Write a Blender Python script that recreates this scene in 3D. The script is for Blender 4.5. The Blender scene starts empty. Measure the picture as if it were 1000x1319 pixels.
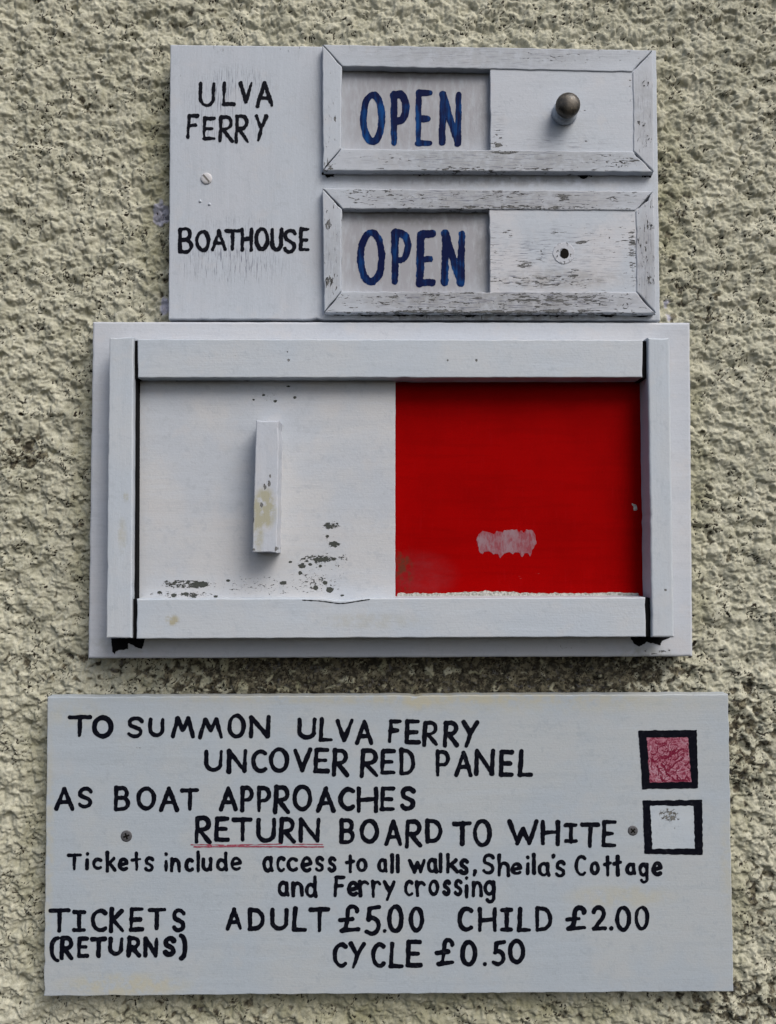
import bpy, math, random
import numpy as np
from mathutils import Vector, Matrix

R = math.radians
sc = bpy.context.scene
COL = sc.collection
random.seed(7)

# ------------------------------------------------------------------ camera, world, sun
F, D, PITCH = 1.05, 0.735, R(1.7)          # focal length / frame width, distance from the wall (m), upward tilt
CX, CY = 0.0, 0.0
cam_d = bpy.data.cameras.new('camera')
cam = bpy.data.objects.new('camera', cam_d)
COL.objects.link(cam)
sc.camera = cam
CAM = Vector((0.0, -D, 1.50))
cam.location = CAM
cam.rotation_euler = (R(90) + PITCH, 0, 0)
cam_d.sensor_fit = 'HORIZONTAL'
cam_d.sensor_width = 36
cam_d.lens = 36 * F
cam_d.clip_start = 0.01
cam_d.clip_end = 100

SUN_DIR = Vector((0.58, -0.74, 1.0)).normalized()
elev = math.asin(SUN_DIR.z)
rot = math.atan2(SUN_DIR.x, SUN_DIR.y)
w = bpy.data.worlds.new('World')
sc.world = w
w.use_nodes = True
nt = w.node_tree
sky = nt.nodes.new('ShaderNodeTexSky')
sky.sky_type = 'NISHITA'
sky.sun_disc = False
sky.sun_elevation = elev
sky.sun_rotation = rot
sky.air_density = 1.0
sky.dust_density = 4.0
sky.ozone_density = 1.0
bg = nt.nodes['Background']
bg.inputs['Strength'].default_value = 0.085
nt.links.new(sky.outputs[0], bg.inputs[0])
sun_d = bpy.data.lights.new('sun', 'SUN')
sun_d.energy = 1.5
sun_d.angle = R(34)
sun_d.color = (1.0, 0.985, 0.955)
sun = bpy.data.objects.new('sun', sun_d)
COL.objects.link(sun)
sun.location = (1, -2, 4)
sun.rotation_euler = SUN_DIR.to_track_quat('Z', 'Y').to_euler()
sc.view_settings.view_transform = 'Standard'
sc.view_settings.look = 'None'
sc.view_settings.exposure = 0.56
sc.view_settings.gamma = 1.0

_cp, _sp = math.cos(PITCH), math.sin(PITCH)
def P(px, py, h):
    """point of the photograph (1000 x 1319) on the plane that stands h in front of the wall"""
    x = (px - 500.0) / 1000.0 / F
    z = -(py - 659.5) / 1000.0 / F
    dx, dy, dz = x, _cp - z * _sp, _sp + z * _cp
    t = (D - h) / dy
    return Vector((t * dx, -h, CAM.z + t * dz))

# ------------------------------------------------------------------ helpers
def link_part(name, verts, faces, mat, parent=None, label=None, cat=None, kind=None, smooth=False, group=None):
    me = bpy.data.meshes.new(name)
    vs = [Vector(v) for v in verts]
    lo = Vector((min(v.x for v in vs), min(v.y for v in vs), min(v.z for v in vs)))
    hi = Vector((max(v.x for v in vs), max(v.y for v in vs), max(v.z for v in vs)))
    c = (lo + hi) / 2
    me.from_pydata([v - c for v in vs], [], faces)
    me.materials.append(mat)
    if smooth is True:
        me.polygons.foreach_set('use_smooth', [True] * len(me.polygons))
    elif smooth:
        me.polygons.foreach_set('use_smooth', smooth)
    me.update()
    o = bpy.data.objects.new(name, me)
    COL.objects.link(o)
    base = Vector((0, 0, 0))
    if parent is not None:
        o.parent = parent
        q = parent
        while q is not None:
            base += q.location
            q = q.parent
    o.location = c - base
    if label: o['label'] = label
    if cat: o['category'] = cat
    if kind: o['kind'] = kind
    if group: o['group'] = group
    return o

def thing(name, loc, label, cat):
    o = bpy.data.objects.new(name, None)
    o.empty_display_size = 0.05
    COL.objects.link(o)
    o.location = loc
    o['label'] = label
    o['category'] = cat
    return o

def vnoise(x, y, seed=0):
    """2-D gradient noise, about -1..1"""
    x = np.asarray(x, float); y = np.asarray(y, float)
    rs = np.random.RandomState(seed)
    perm = rs.permutation(4096)
    ang = rs.rand(4096) * 2 * np.pi
    gx, gy = np.cos(ang), np.sin(ang)
    xi, yi = np.floor(x).astype(int), np.floor(y).astype(int)
    xf, yf = x - xi, y - yi
    u = xf * xf * xf * (xf * (xf * 6 - 15) + 10); v = yf * yf * yf * (yf * (yf * 6 - 15) + 10)
    def g(ix, iy, fx, fy):
        k = perm[(perm[ix & 4095] + iy) & 4095]
        return gx[k] * fx + gy[k] * fy
    a = g(xi, yi, xf, yf); b = g(xi + 1, yi, xf - 1, yf)
    c = g(xi, yi + 1, xf, yf - 1); d = g(xi + 1, yi + 1, xf - 1, yf - 1)
    return 1.6 * ((a * (1 - u) + b * u) * (1 - v) + (c * (1 - u) + d * u) * v)

def worley(x, y, seed=0, jit=0.9):
    """distance to the nearest feature point, second nearest, and the id of the nearest"""
    rs = np.random.RandomState(seed)
    T = 4096
    perm = rs.permutation(T); jx = rs.rand(T); jy = rs.rand(T)
    xi, yi = np.floor(x).astype(int), np.floor(y).astype(int)
    f1 = np.full(x.shape, 9.0); f2 = np.full(x.shape, 9.0); idn = np.zeros(x.shape, int)
    for ox in (-1, 0, 1):
        for oy in (-1, 0, 1):
            k = perm[(perm[(xi + ox) & (T - 1)] + yi + oy) & (T - 1)]
            px = xi + ox + 0.5 + jit * (jx[k] - 0.5); py = yi + oy + 0.5 + jit * (jy[k] - 0.5)
            d = np.hypot(x - px, y - py)
            m = d < f1
            f2 = np.where(m, f1, np.minimum(f2, d))
            idn = np.where(m, k, idn)
            f1 = np.where(m, d, f1)
    return f1, f2, idn

# ------------------------------------------------------------------ material tools
class NT:
    def __init__(s, name):
        s.m = bpy.data.materials.new(name)
        s.m.use_nodes = True
        s.t = s.m.node_tree
        s.b = s.t.nodes['Principled BSDF']
        s._pos = None
    def n(s, typ, **kw):
        nd = s.t.nodes.new(typ)
        for k, v in kw.items(): setattr(nd, k, v)
        return nd
    def set(s, sock, v):
        if hasattr(v, 'is_output') or isinstance(v, bpy.types.NodeSocket): s.t.links.new(v, sock)
        else: sock.default_value = v
    def pos(s):
        if s._pos is None: s._pos = s.n('ShaderNodeNewGeometry').outputs['Position']
        return s._pos
    def math(s, op, a, b=None, c=None, clamp=False):
        nd = s.n('ShaderNodeMath', operation=op, use_clamp=clamp)
        s.set(nd.inputs[0], a)
        if b is not None: s.set(nd.inputs[1], b)
        if c is not None: s.set(nd.inputs[2], c)
        return nd.outputs[0]
    def vmul(s, v, k):
        nd = s.n('ShaderNodeVectorMath', operation='MULTIPLY')
        s.set(nd.inputs[0], v); nd.inputs[1].default_value = k
        return nd.outputs[0]
    def noise(s, scale3, detail=3, rough=0.55, dist=0.0, off=(0, 0, 0), vec=None):
        nd = s.n('ShaderNodeVectorMath', operation='MULTIPLY_ADD')
        s.set(nd.inputs[0], vec if vec is not None else s.pos())
        nd.inputs[1].default_value = scale3; nd.inputs[2].default_value = off
        t = s.n('ShaderNodeTexNoise')
        s.t.links.new(nd.outputs[0], t.inputs['Vector'])
        t.inputs['Scale'].default_value = 1; t.inputs['Detail'].default_value = detail
        t.inputs['Roughness'].default_value = rough; t.inputs['Distortion'].default_value = dist
        return t.outputs['Fac']
    def ramp(s, v, lo, hi, a=0.0, b=1.0, smooth=True):
        nd = s.n('ShaderNodeMapRange', interpolation_type='SMOOTHSTEP' if smooth else 'LINEAR')
        s.set(nd.inputs['Value'], v)
        s.set(nd.inputs['From Min'], lo); s.set(nd.inputs['From Max'], hi)
        s.set(nd.inputs['To Min'], a); s.set(nd.inputs['To Max'], b)
        return nd.outputs[0]
    def mix(s, f, a, b):
        nd = s.n('ShaderNodeMix', data_type='RGBA')
        s.set(nd.inputs[0], f)
        for sock, v in ((nd.inputs[6], a), (nd.inputs[7], b)):
            s.set(sock, (*v, 1) if isinstance(v, tuple) and len(v) == 3 else v)
        return nd.outputs[2]
    def region(s, regs, h):
        """sum of soft ellipses given in photograph pixels on the plane h: (px, py, rx, ry, strength)"""
        out = None
        for (px, py, rx, ry, st) in regs:
            c = P(px, py, h); ex = P(px + rx, py, h); ez = P(px, py - ry, h)
            ax, az = 1 / abs(ex.x - c.x), 1 / abs(ez.z - c.z)
            nd = s.n('ShaderNodeVectorMath', operation='MULTIPLY_ADD')
            s.t.links.new(s.pos(), nd.inputs[0])
            nd.inputs[1].default_value = (ax, 0, az); nd.inputs[2].default_value = (-c.x * ax, 0, -c.z * az)
            ln = s.n('ShaderNodeVectorMath', operation='LENGTH')
            s.t.links.new(nd.outputs[0], ln.inputs[0])
            v = s.ramp(ln.outputs['Value'], 1.0, 0.35, 0.0, st)
            out = v if out is None else s.math('ADD', out, v)
        return out
    def bump(s, hgt, dist, strength=1.0, prev=None):
        nd = s.n('ShaderNodeBump')
        nd.inputs['Strength'].default_value = strength
        nd.inputs['Distance'].default_value = dist
        s.set(nd.inputs['Height'], hgt)
        if prev is not None: s.t.links.new(prev, nd.inputs['Normal'])
        return nd.outputs[0]
    def done(s, color, rough, normal=None, spec=0.2):
        s.set(s.b.inputs['Base Color'], (*color, 1) if isinstance(color, tuple) and len(color) == 3 else color)
        s.set(s.b.inputs['Roughness'], rough)
        s.b.inputs['Specular IOR Level'].default_value = spec
        if normal is not None: s.t.links.new(normal, s.b.inputs['Normal'])
        return s.m

LAV = (0.450, 0.492, 0.550)
def painted_wood(name, axis='x', base=LAV, warm=(0.48, 0.50, 0.545), chips=(), thr=0.86, h=0.02, streaks=(), stains=(),
                 stain_col=(0.36, 0.33, 0.22), chip_sc=(90, 420), grain=0.3, chipcol=(0.055, 0.056, 0.056), seed=0.0, fine=0.0,
                 mott=0.5, wash=()):
    s = NT(name)
    al, ac = chip_sc
    sx = (al, 200, ac) if axis == 'x' else (ac, 200, al)
    off = (seed, seed * 1.7, seed * 0.6)
    # brushed paint: slow mottling plus grain running along the timber
    m1 = s.noise((14, 14, 14), 4, 0.6, off=off)
    g3 = (70, 300, 900) if axis == 'x' else (900, 300, 70)
    gr = s.noise(g3, 4, 0.6, 0.4, off=off)
    col = s.mix(s.ramp(m1, 0.40, 0.62, 0, mott), base, warm)
    dk = tuple(c * 0.86 for c in base)
    col = s.mix(s.ramp(gr, 0.50, 0.75, 0, grain), col, dk)
    sp = s.noise((1100, 1100, 1100), 2, 0.5, off=off)
    col = s.mix(s.ramp(sp, 0.45, 0.8, 0, 0.22), col, tuple(c * 0.62 for c in base))
    lt = s.noise((260, 260, 260) if axis == 'x' else (260, 260, 200), 3, 0.6, off=(3 + seed, 1, 9))
    col = s.mix(s.ramp(lt, 0.55, 0.75, 0, 0.25), col, tuple(min(1, c * 1.12) for c in base))
    br = s.noise((9, 9, 140) if axis == 'x' else (140, 9, 9), 4, 0.65, 0.3, off=(seed, 5, seed))
    col = s.mix(s.ramp(br, 0.50, 0.68, 0, 0.28), col, tuple(min(1, c * 1.12) for c in base))
    col = s.mix(s.ramp(br, 0.48, 0.32, 0, 0.28), col, tuple(c * 0.87 for c in base))
    b2 = s.noise((130, 130, 130), 5, 0.7, 0.4, off=(seed, 25, 2))
    col = s.mix(s.ramp(b2, 0.46, 0.34, 0, 0.45), col, tuple(c * 0.84 for c in base))
    bl = s.noise((45, 45, 45), 3, 0.6, off=(seed, 15, 2))
    col = s.mix(s.ramp(bl, 0.56, 0.68, 0, 0.35), col, (base[0] * 1.10, base[1] * 1.02, base[2] * 0.95))
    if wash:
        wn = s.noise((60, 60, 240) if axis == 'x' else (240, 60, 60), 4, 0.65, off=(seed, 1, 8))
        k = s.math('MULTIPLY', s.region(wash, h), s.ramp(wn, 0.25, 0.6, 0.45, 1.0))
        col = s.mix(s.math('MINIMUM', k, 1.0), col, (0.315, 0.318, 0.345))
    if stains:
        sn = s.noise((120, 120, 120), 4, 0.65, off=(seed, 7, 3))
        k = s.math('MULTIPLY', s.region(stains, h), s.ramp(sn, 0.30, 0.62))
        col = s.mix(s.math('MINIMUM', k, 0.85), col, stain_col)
    if streaks:
        st = s.noise((1500, 200, 75) if axis == 'z' else (75, 200, 1500), 4, 0.6, off=(seed, 2, 5))
        k = s.math('MULTIPLY', s.region(streaks, h), s.ramp(st, 0.52, 0.68))
        col = s.mix(s.math('MINIMUM', k, 0.9), col, (0.10, 0.105, 0.15))
    ch = s.noise(sx, 5, 0.62, 0.6, off=(seed * 2.3, 11, seed))
    if fine > 0:
        f2 = s.noise(tuple(v * 3.1 for v in sx), 3, 0.6, 0.3, off=(1, 4, seed))
        ch = s.math('ADD', ch, s.math('MULTIPLY', s.math('SUBTRACT', f2, 0.5), fine))
    v = s.math('ADD', ch, s.region(chips, h)) if chips else ch
    body = s.ramp(v, thr, thr + 0.015, smooth=False)
    core = s.ramp(v, thr + 0.03, thr + 0.09, smooth=False)
    rim = s.ramp(v, thr - 0.03, thr, smooth=False)
    cc = s.mix(core, chipcol, tuple(min(1, c * 2.9) for c in chipcol))
    col = s.mix(s.math('MULTIPLY', rim, 0.25), col, (0.66, 0.65, 0.68))
    col = s.mix(body, col, cc)
    n1 = s.bump(gr, 0.00022, 0.45)
    n1 = s.bump(s.math('SUBTRACT', 1.0, body), 0.0011, 0.9, n1)
    n1 = s.bump(s.noise((420, 420, 420), 3, 0.6), 0.0004, 0.35, n1)
    rough = s.ramp(body, 0, 1, 0.50, 0.9)
    return s.done(col, rough, n1, 0.25)

def simple(name, col, rough=0.5, spec=0.4, var=0.25, sc_=400, metal=0.0, col2=None):
    s = NT(name)
    nz = s.noise((sc_, sc_, sc_), 4, 0.6)
    c = s.mix(s.ramp(nz, 0.38, 0.66, 0, 1 if col2 else var), col, col2 if col2 else tuple(x * 0.5 for x in col))
    n1 = s.bump(nz, 0.0003, 0.4)
    s.b.inputs['Metallic'].default_value = metal
    return s.done(c, rough, n1, spec)

M = {}
s = NT('black_sign_paint')
a = s.noise((260, 260, 260), 4, 0.65)
b = s.noise((1300, 1300, 500), 3, 0.6, off=(2, 5, 1))
c = s.mix(s.ramp(a, 0.52, 0.70), (0.0028, 0.0033, 0.0075), (0.0085, 0.0095, 0.0150))
c = s.mix(s.ramp(s.math('ADD', s.math('MULTIPLY', a, 0.6), s.math('MULTIPLY', b, 0.4)), 0.60, 0.68, 0, 0.7), c, (0.045, 0.048, 0.060))
M['black_paint'] = s.done(c, s.ramp(a, 0.3, 0.7, 0.5, 0.7), s.bump(b, 0.0004, 0.5), 0.08)
s = NT('blue_sign_paint')
nz = s.noise((360, 100, 35), 2, 0.5, 0.2)
nz2 = s.noise((60, 60, 60), 2, 0.5, 0.5, off=(4, 2, 1))
k = s.math('ADD', s.math('MULTIPLY', nz, 0.5), s.math('MULTIPLY', nz2, 0.5))
M['blue_paint'] = s.done(s.mix(s.ramp(k, 0.46, 0.68), (0.0018, 0.0060, 0.045), (0.003, 0.052, 0.20)), 0.6, s.bump(nz, 0.0003, 0.4), 0.07)
M['mould'] = simple('black_mould_shade', (0.006, 0.006, 0.007), 0.95, 0.1, 0.5, 700)  # black of mould and grime, and of the shade painted into joint slots
M['steel'] = simple('dull_screw_steel', (0.13, 0.13, 0.14), 0.6, 0.5, 0.6, 1500, 0.4)
M['grimy'] = simple('grey_nail_grime', (0.05, 0.048, 0.046), 0.9, 0.1, 0.6, 900)
M['hole'] = simple('dark_hole', (0.010, 0.009, 0.008), 0.95, 0.1)
M['pencil'] = simple('red_marker_underline', (0.24, 0.035, 0.06), 0.6, 0.1, 0, 900, 0, (0.34, 0.14, 0.18))
# red marker scribble, thin and brushed over the white
s = NT('pink_marker_scribble')
a = s.noise((240, 240, 240), 4, 0.62, 3.0)
b = s.noise((160, 160, 160), 3, 0.6, 1.2, off=(5, 3, 2))
k = s.ramp(s.math('ADD', s.math('MULTIPLY', a, 0.7), s.math('MULTIPLY', b, 0.3)), 0.40, 0.60)
M['scribble'] = s.done(s.mix(k, (0.38, 0.17, 0.22), (0.19, 0.016, 0.045)), 0.6, s.bump(a, 0.0003, 0.4))
# red gloss panel
s = NT('red_gloss_paint')
a = s.noise((20, 20, 20), 4, 0.6)
g = s.noise((60, 60, 1200), 4, 0.6)
c = s.mix(s.ramp(a, 0.35, 0.7), (0.295, 0.0006, 0.0009), (0.250, 0.0005, 0.0008))
br = s.noise((12, 12, 170), 4, 0.65)
c = s.mix(s.ramp(br, 0.46, 0.64, 0, 0.5), c, (0.235, 0.0005, 0.0008))
c = s.mix(s.ramp(s.noise((700, 9, 40), 3, 0.6, off=(2, 2, 2)), 0.60, 0.72, 0, 0.35), c, (0.33, 0.004, 0.006))
c = s.mix(s.math('MULTIPLY', s.region([(538, 742, 62, 40, 0.3)], 0.018), s.ramp(s.noise((90, 90, 200), 4, 0.7), 0.25, 0.8, 0.35, 1)), c, (0.20, 0.05, 0.06))
c = s.mix(s.math('MULTIPLY', s.region([(520, 735, 16, 40, 0.8)], 0.018), s.ramp(s.noise((150, 90, 150), 4, 0.7), 0.4, 0.6)), c, (0.09, 0.035, 0.02))
wn = s.noise((300, 300, 900), 4, 0.6, off=(3, 3, 3))
c = s.mix(s.ramp(s.math('ADD', wn, s.region([(700, 742, 60, 7, 0.16), (540, 590, 50, 30, 0.04)], 0.018)), 0.80, 0.83), c, (0.30, 0.06, 0.06))
M['red'] = s.done(c, s.ramp(a, 0.3, 0.7, 0.5, 0.62), s.bump(g, 0.0003, 0.3), 0.015)
s = NT('pale_glue_residue')
a = s.noise((500, 160, 160), 4, 0.7, 0.5)
b = s.noise((60, 60, 60), 2, 0.6, off=(2, 8, 2))
M['residue'] = s.done(s.mix(s.ramp(s.math('ADD', s.math('MULTIPLY', a, 0.5), s.math('MULTIPLY', b, 0.5)), 0.38, 0.62), (0.24, 0.045, 0.06), (0.27, 0.165, 0.19)), 0.7)
M['pale_paint'] = simple('bare_pale_paint', (0.50, 0.50, 0.47), 0.7, 0.2, 0.0, 500, 0, (0.22, 0.215, 0.19))

# ------------------------------------------------------------------ rendered wall (roughcast, cream masonry paint)
def wall():
    def axis(lo, hi, step, far):
        core = np.arange(lo, hi, step)
        out = []; d = step; p = hi
        while p < hi + far:
            d *= 1.12; p += d; out.append(p)
        a = np.array(out) - hi
        return np.concatenate([(lo - a)[::-1], core, hi + a])
    xs = axis(-0.372, 0.372, 0.00095, 0.25)
    zs = axis(P(500, 1335, 0).z, P(500, -15, 0).z, 0.00095, 0.25)
    X, Z = np.meshgrid(xs, zs)
    mm = 1000.0
    x, z = X * mm, (Z - 1.5) * mm
    wx = x + 2.6 * vnoise(x / 9, z / 9, 1) + 1.2 * vnoise(x / 3.6, z / 3.6, 2)
    wz = z + 2.6 * vnoise(x / 9, z / 9, 3) + 1.2 * vnoise(x / 3.6, z / 3.6, 4)
    # how coarse the harling is: softer at the top and left, rougher to the lower right
    f1, f2, idn = worley(wx / 7.4, wz / 6.8, 5)
    rr = np.random.RandomState(9).rand(4096)
    a1 = 0.35 + 0.65 * rr[idn]
    h = 3.0 * a1 * np.clip(1 - (f1 / 0.78) ** 2, -0.5, 1)
    g1, g2, idg = worley(wx / 3.4 + 40, wz / 3.0 + 11, 6)
    h += 1.6 * (0.2 + 0.8 * rr[(idg * 7) & 4095]) * np.clip(1 - (g1 / 0.75) ** 2, -0.4, 1)
    h += 2.2 * vnoise(x / 26, z / 20, 7) + 2.3 * vnoise(wx / 13, wz / 11, 27)
    r1 = 1 - np.abs(vnoise(wx / 11, wz / 8, 8))
    h += 0.8 * (r1 - 0.6)
    h += 0.5 * vnoise(x / 2.5, z / 2.3, 10) + 0.55 * (1 - 2 * np.abs(vnoise(wx / 3.3, wz / 3.3, 28)))
    # short curly cracks and pin-holes where the paint has split
    cn = np.abs(vnoise(wx / 5.2 + 9, wz / 4.6, 12))
    patch = vnoise(x / 13 + 3, z / 13, 13) + 0.55 * vnoise(x / 42, z / 42, 14)
    crack = np.clip(1 - cn / 0.10, 0, 1) * np.clip((patch - 0.08) / 0.25, 0, 1)
    hole = np.clip((vnoise(wx / 3.0, wz / 2.6, 15) - 0.62) / 0.14, 0, 1) * np.clip((patch + 0.15) / 0.4, 0, 1)
    # places where the paint is off and the stone dash shows
    def reg(px, py, rx, ry):
        c = P(px, py, 0); e = P(px + rx, py, 0); u = P(px, py - ry, 0)
        d = np.hypot((X - c.x) / (e.x - c.x), (Z - c.z) / (u.z - c.z))
        return np.clip((1 - d) / 0.6, 0, 1)
    br = np.zeros_like(X)
    for (a, b, c_, d_, k) in [(500, 868, 470, 70, 0.74), (700, 868, 260, 70, 0.80), (960, 950, 60, 130, 0.46), (950, 1295, 120, 50, 0.46),
                          (980, 1150, 40, 90, 0.35), (30, 585, 42, 40, 0.5), (70, 860, 90, 30, 0.3), (250, 15, 60, 20, .25),
                          (900, 400, 60, 50, 0.32), (130, 430, 40, 24, 0.35), (690, 1300, 200, 24, 0.22), (110, 130, 20, 18, 0.4),
                          (930, 690, 40, 170, 0.18), (215, 330, 24, 90, 0.25), (870, 250, 30, 160, 0.18), (100, 700, 22, 150, 0.22),
                          (260, 1305, 260, 22, 0.25)]:
        br = np.maximum(br, k * reg(a, b, c_, d_))
    bn = vnoise(wx / 8.5 + 20, wz / 7, 16) * 0.75 + 0.25 * vnoise(wx / 2.8, wz / 2.8, 17)
    bare = np.clip((bn + 1.35 * br - 0.57) / 0.16, 0, 1)
    crk2 = np.clip(1 - np.abs(vnoise(wx / 4.1, wz / 3.8 + 7, 18)) / 0.10, 0, 1) * np.clip(br * 2.2 - 0.1, 0, 1)
    crack = np.maximum(crack, crk2 * 0.9)
    h -= 1.0 * crack + 1.7 * hole + 0.7 * bare
    smear = np.maximum(np.maximum(reg(205, 272, 13, 20), reg(211, 392, 9, 14)), reg(862, 395, 6, 25) * 0.4)
    smear = np.clip((smear + 0.6 * bn - 0.28) / 0.2, 0, 1) * np.clip(smear * 8, 0, 1)
    olive = np.zeros_like(X)  # olive tone along the board edges, plus a random mottle
    for (a, b, c_, d_, k) in [(205, 230, 40, 200, 0.8), (865, 240, 40, 190, 0.6), (105, 640, 26, 240, 0.5), (900, 640, 26, 240, 0.6), (500, 1305, 470, 45, 0.8),
                              (500, 868, 430, 40, 1), (47, 1090, 34, 230, 0.6), (955, 1090, 26, 230, 0.5)]:
        olive = np.maximum(olive, k * reg(a, b, c_, d_))
    lowf = 0.55 * vnoise(x / 30, z / 22, 21) + 0.5 * vnoise(wx / 8, wz / 6, 22)
    olive = np.clip(olive * (0.8 + 0.5 * lowf) + 0.25 * lowf, 0, 1)
    Y = -(-8.0 + np.clip(h, -8, 5.0)) / mm
    ny, nx = X.shape
    co = np.stack([X, Y, Z - 1.5], -1).astype(np.float32).reshape(-1)
    idx = np.arange(nx * ny).reshape(ny, nx)
    q = np.stack([idx[:-1, :-1], idx[:-1, 1:], idx[1:, 1:], idx[1:, :-1]], -1).reshape(-1).astype(np.int32)
    nf = q.size // 4
    me = bpy.data.meshes.new('wall')
    me.vertices.add(nx * ny); me.vertices.foreach_set('co', co)
    me.loops.add(q.size); me.loops.foreach_set('vertex_index', q)
    me.polygons.add(nf)
    me.polygons.foreach_set('loop_start', np.arange(0, q.size, 4, dtype=np.int32))
    me.polygons.foreach_set('loop_total', np.full(nf, 4, dtype=np.int32))
    me.polygons.foreach_set('use_smooth', np.ones(nf, dtype=bool))
    me.update(calc_edges=True)
    for nm, arr in (('crack', np.maximum(crack, hole)), ('bare', bare), ('smear', smear), ('olive_tone', olive)):
        at = me.attributes.new(nm, 'FLOAT', 'POINT')
        at.data.foreach_set('value', arr.astype(np.float32).reshape(-1))
    s = NT('cream_roughcast')
    def attr(n_):
        a = s.n('ShaderNodeAttribute'); a.attribute_name = n_; return a.outputs['Fac']
    n1 = s.noise((26, 26, 26), 4, 0.6)
    n2 = s.noise((180, 180, 180), 4, 0.65, off=(3, 1, 2))
    n3 = s.noise((900, 900, 900), 3, 0.6)
    c = s.mix(s.ramp(n1, 0.36, 0.64), (0.460, 0.450, 0.355), (0.345, 0.340, 0.262))
    c = s.mix(s.ramp(n2, 0.44, 0.70, 0, 0.5), c, (0.64, 0.63, 0.52))
    c = s.mix(s.ramp(n2, 0.44, 0.30, 0, 0.5), c, (0.30, 0.295, 0.215))
    c = s.mix(s.ramp(n3, 0.5, 0.75, 0, 0.4), c, (0.30, 0.29, 0.21))
    c = s.mix(s.math('MULTIPLY', attr('olive_tone'), 0.7), c, (0.23, 0.225, 0.125))
    bcol = s.mix(s.ramp(n2, 0.42, 0.60), (0.045, 0.040, 0.028), (0.17, 0.155, 0.105))
    bcol = s.mix(s.ramp(s.noise((240, 240, 240), 3, 0.5, off=(9, 9, 1)), 0.58, 0.68, 0, 0.6), bcol, (0.12, 0.12, 0.125))
    c = s.mix(attr('bare'), c, bcol)
    c = s.mix(attr('smear'), c, (0.40, 0.40, 0.47))
    ck = s.ramp(s.math('ADD', attr('crack'), s.math('MULTIPLY', s.math('SUBTRACT', n2, 0.5), 0.7)), 0.24, 0.52)
    c = s.mix(ck, c, (0.028, 0.022, 0.015))
    b1 = s.bump(n2, 0.0018, 0.7)
    b1 = s.bump(n3, 0.0005, 0.6, b1)
    me.materials.append(s.done(c, 0.85, b1, 0.25))
    o = bpy.data.objects.new('wall', me)
    COL.objects.link(o)
    o.location = (0, 0, 1.5)
    o['kind'] = 'structure'
    o['label'] = 'rough cream painted roughcast wall behind the three wooden signs'
    return o
wall()

# ------------------------------------------------------------------ slabs of timber
def edge_noise(t, seed):
    return float(vnoise(np.array([t]), np.array([seed * 3.17]), 31)[0])

def slab(name, quad, hf, hb, mat, parent, bev=0.0010, wob=0.00025, step=0.006, nicks=(), rnd=0.0, **kw):
    """a board cut to a quad (photo pixels on its front plane, clockwise from top left), with softened, slightly uneven edges"""
    return slab3(name, [P(a, b, hf) for a, b in quad], hf, hb, mat, parent, bev, wob, step, nicks, **kw)

_sd = [0]
def slab3(name, pts, hf, hb, mat, parent, bev=0.0010, wob=0.00025, step=0.006, nicks=(), bevs=None, **kw):
    _sd[0] += 1; seed = _sd[0]
    rn = random.Random(seed)
    if wob > 0: nicks = list(nicks) + [(rn.randrange(len(pts)), rn.uniform(.05, .95), rn.uniform(.002, .006), rn.uniform(.0002, .0007)) for _ in range(10)]
    n = len(pts)
    ring = []     # (x, z, nx, nz, bevel)
    cen = sum((Vector((p.x, p.z)) for p in pts), Vector((0, 0))) / n
    for i in range(n):
        a = Vector((pts[i].x, pts[i].z)); b = Vector((pts[(i + 1) % n].x, pts[(i + 1) % n].z))
        e = b - a; L = e.length; e.normalize()
        nn = Vector((e.y, -e.x))
        if nn.dot(a - cen) < 0: nn = -nn
        k = max(2, int(L / step))
        for j in range(k):
            t = j / k
            p = a.lerp(b, t)
            if 0 < j:
                o = wob * (edge_noise((t * L) / 0.013, seed + i * 0.37) + 0.6 * edge_noise((t * L) / 0.0045, seed + 5 + i))
                for (ni, nt_, nw, nd) in nicks:
                    if ni == i: o -= nd * max(0, 1 - abs(t - nt_) * L / nw)
                p = p + nn * o
                nv = nn
            else:
                a0 = Vector((pts[i - 1].x, pts[i - 1].z)); e0 = (a - a0).normalized(); n0 = Vector((e0.y, -e0.x))
                if n0.dot(a - cen) < 0: n0 = -n0
                nv = (n0 + nn); nv = nv / max(0.3, nv.length_squared / 2)
            ring.append((p, nv, i))
    m = len(ring)
    bb = min(bev, (hf - hb) * 0.45)
    layers = [(0, hb), (0, hf - bb), (bb * 0.13, hf - bb * 0.5), (bb * 0.5, hf - bb * 0.13), (bb, hf)]
    verts = []
    for (ins, h) in layers:
        for (p, nv, i) in ring:
            q = p - nv * ins
            verts.append((q.x, -h, q.y))
    faces = []; sm = []
    for l in range(len(layers) - 1):
        for j in range(m):
            faces.append((l * m + j, (l + 1) * m + j, (l + 1) * m + (j + 1) % m, l * m + (j + 1) % m)); sm.append(False)
    top = (len(layers) - 1) * m
    faces.append(tuple(top + j for j in reversed(range(m)))); sm.append(False)
    faces.append(tuple(range(m))); sm.append(False)
    o = link_part(name, verts, faces, mat, parent, smooth=sm, **kw)
    bm_fix(o)
    return o

def bm_fix(o):
    import bmesh
    bm = bmesh.new(); bm.from_mesh(o.data)
    bmesh.ops.recalc_face_normals(bm, faces=bm.faces)
    bm.to_mesh(o.data); bm.free()

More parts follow.
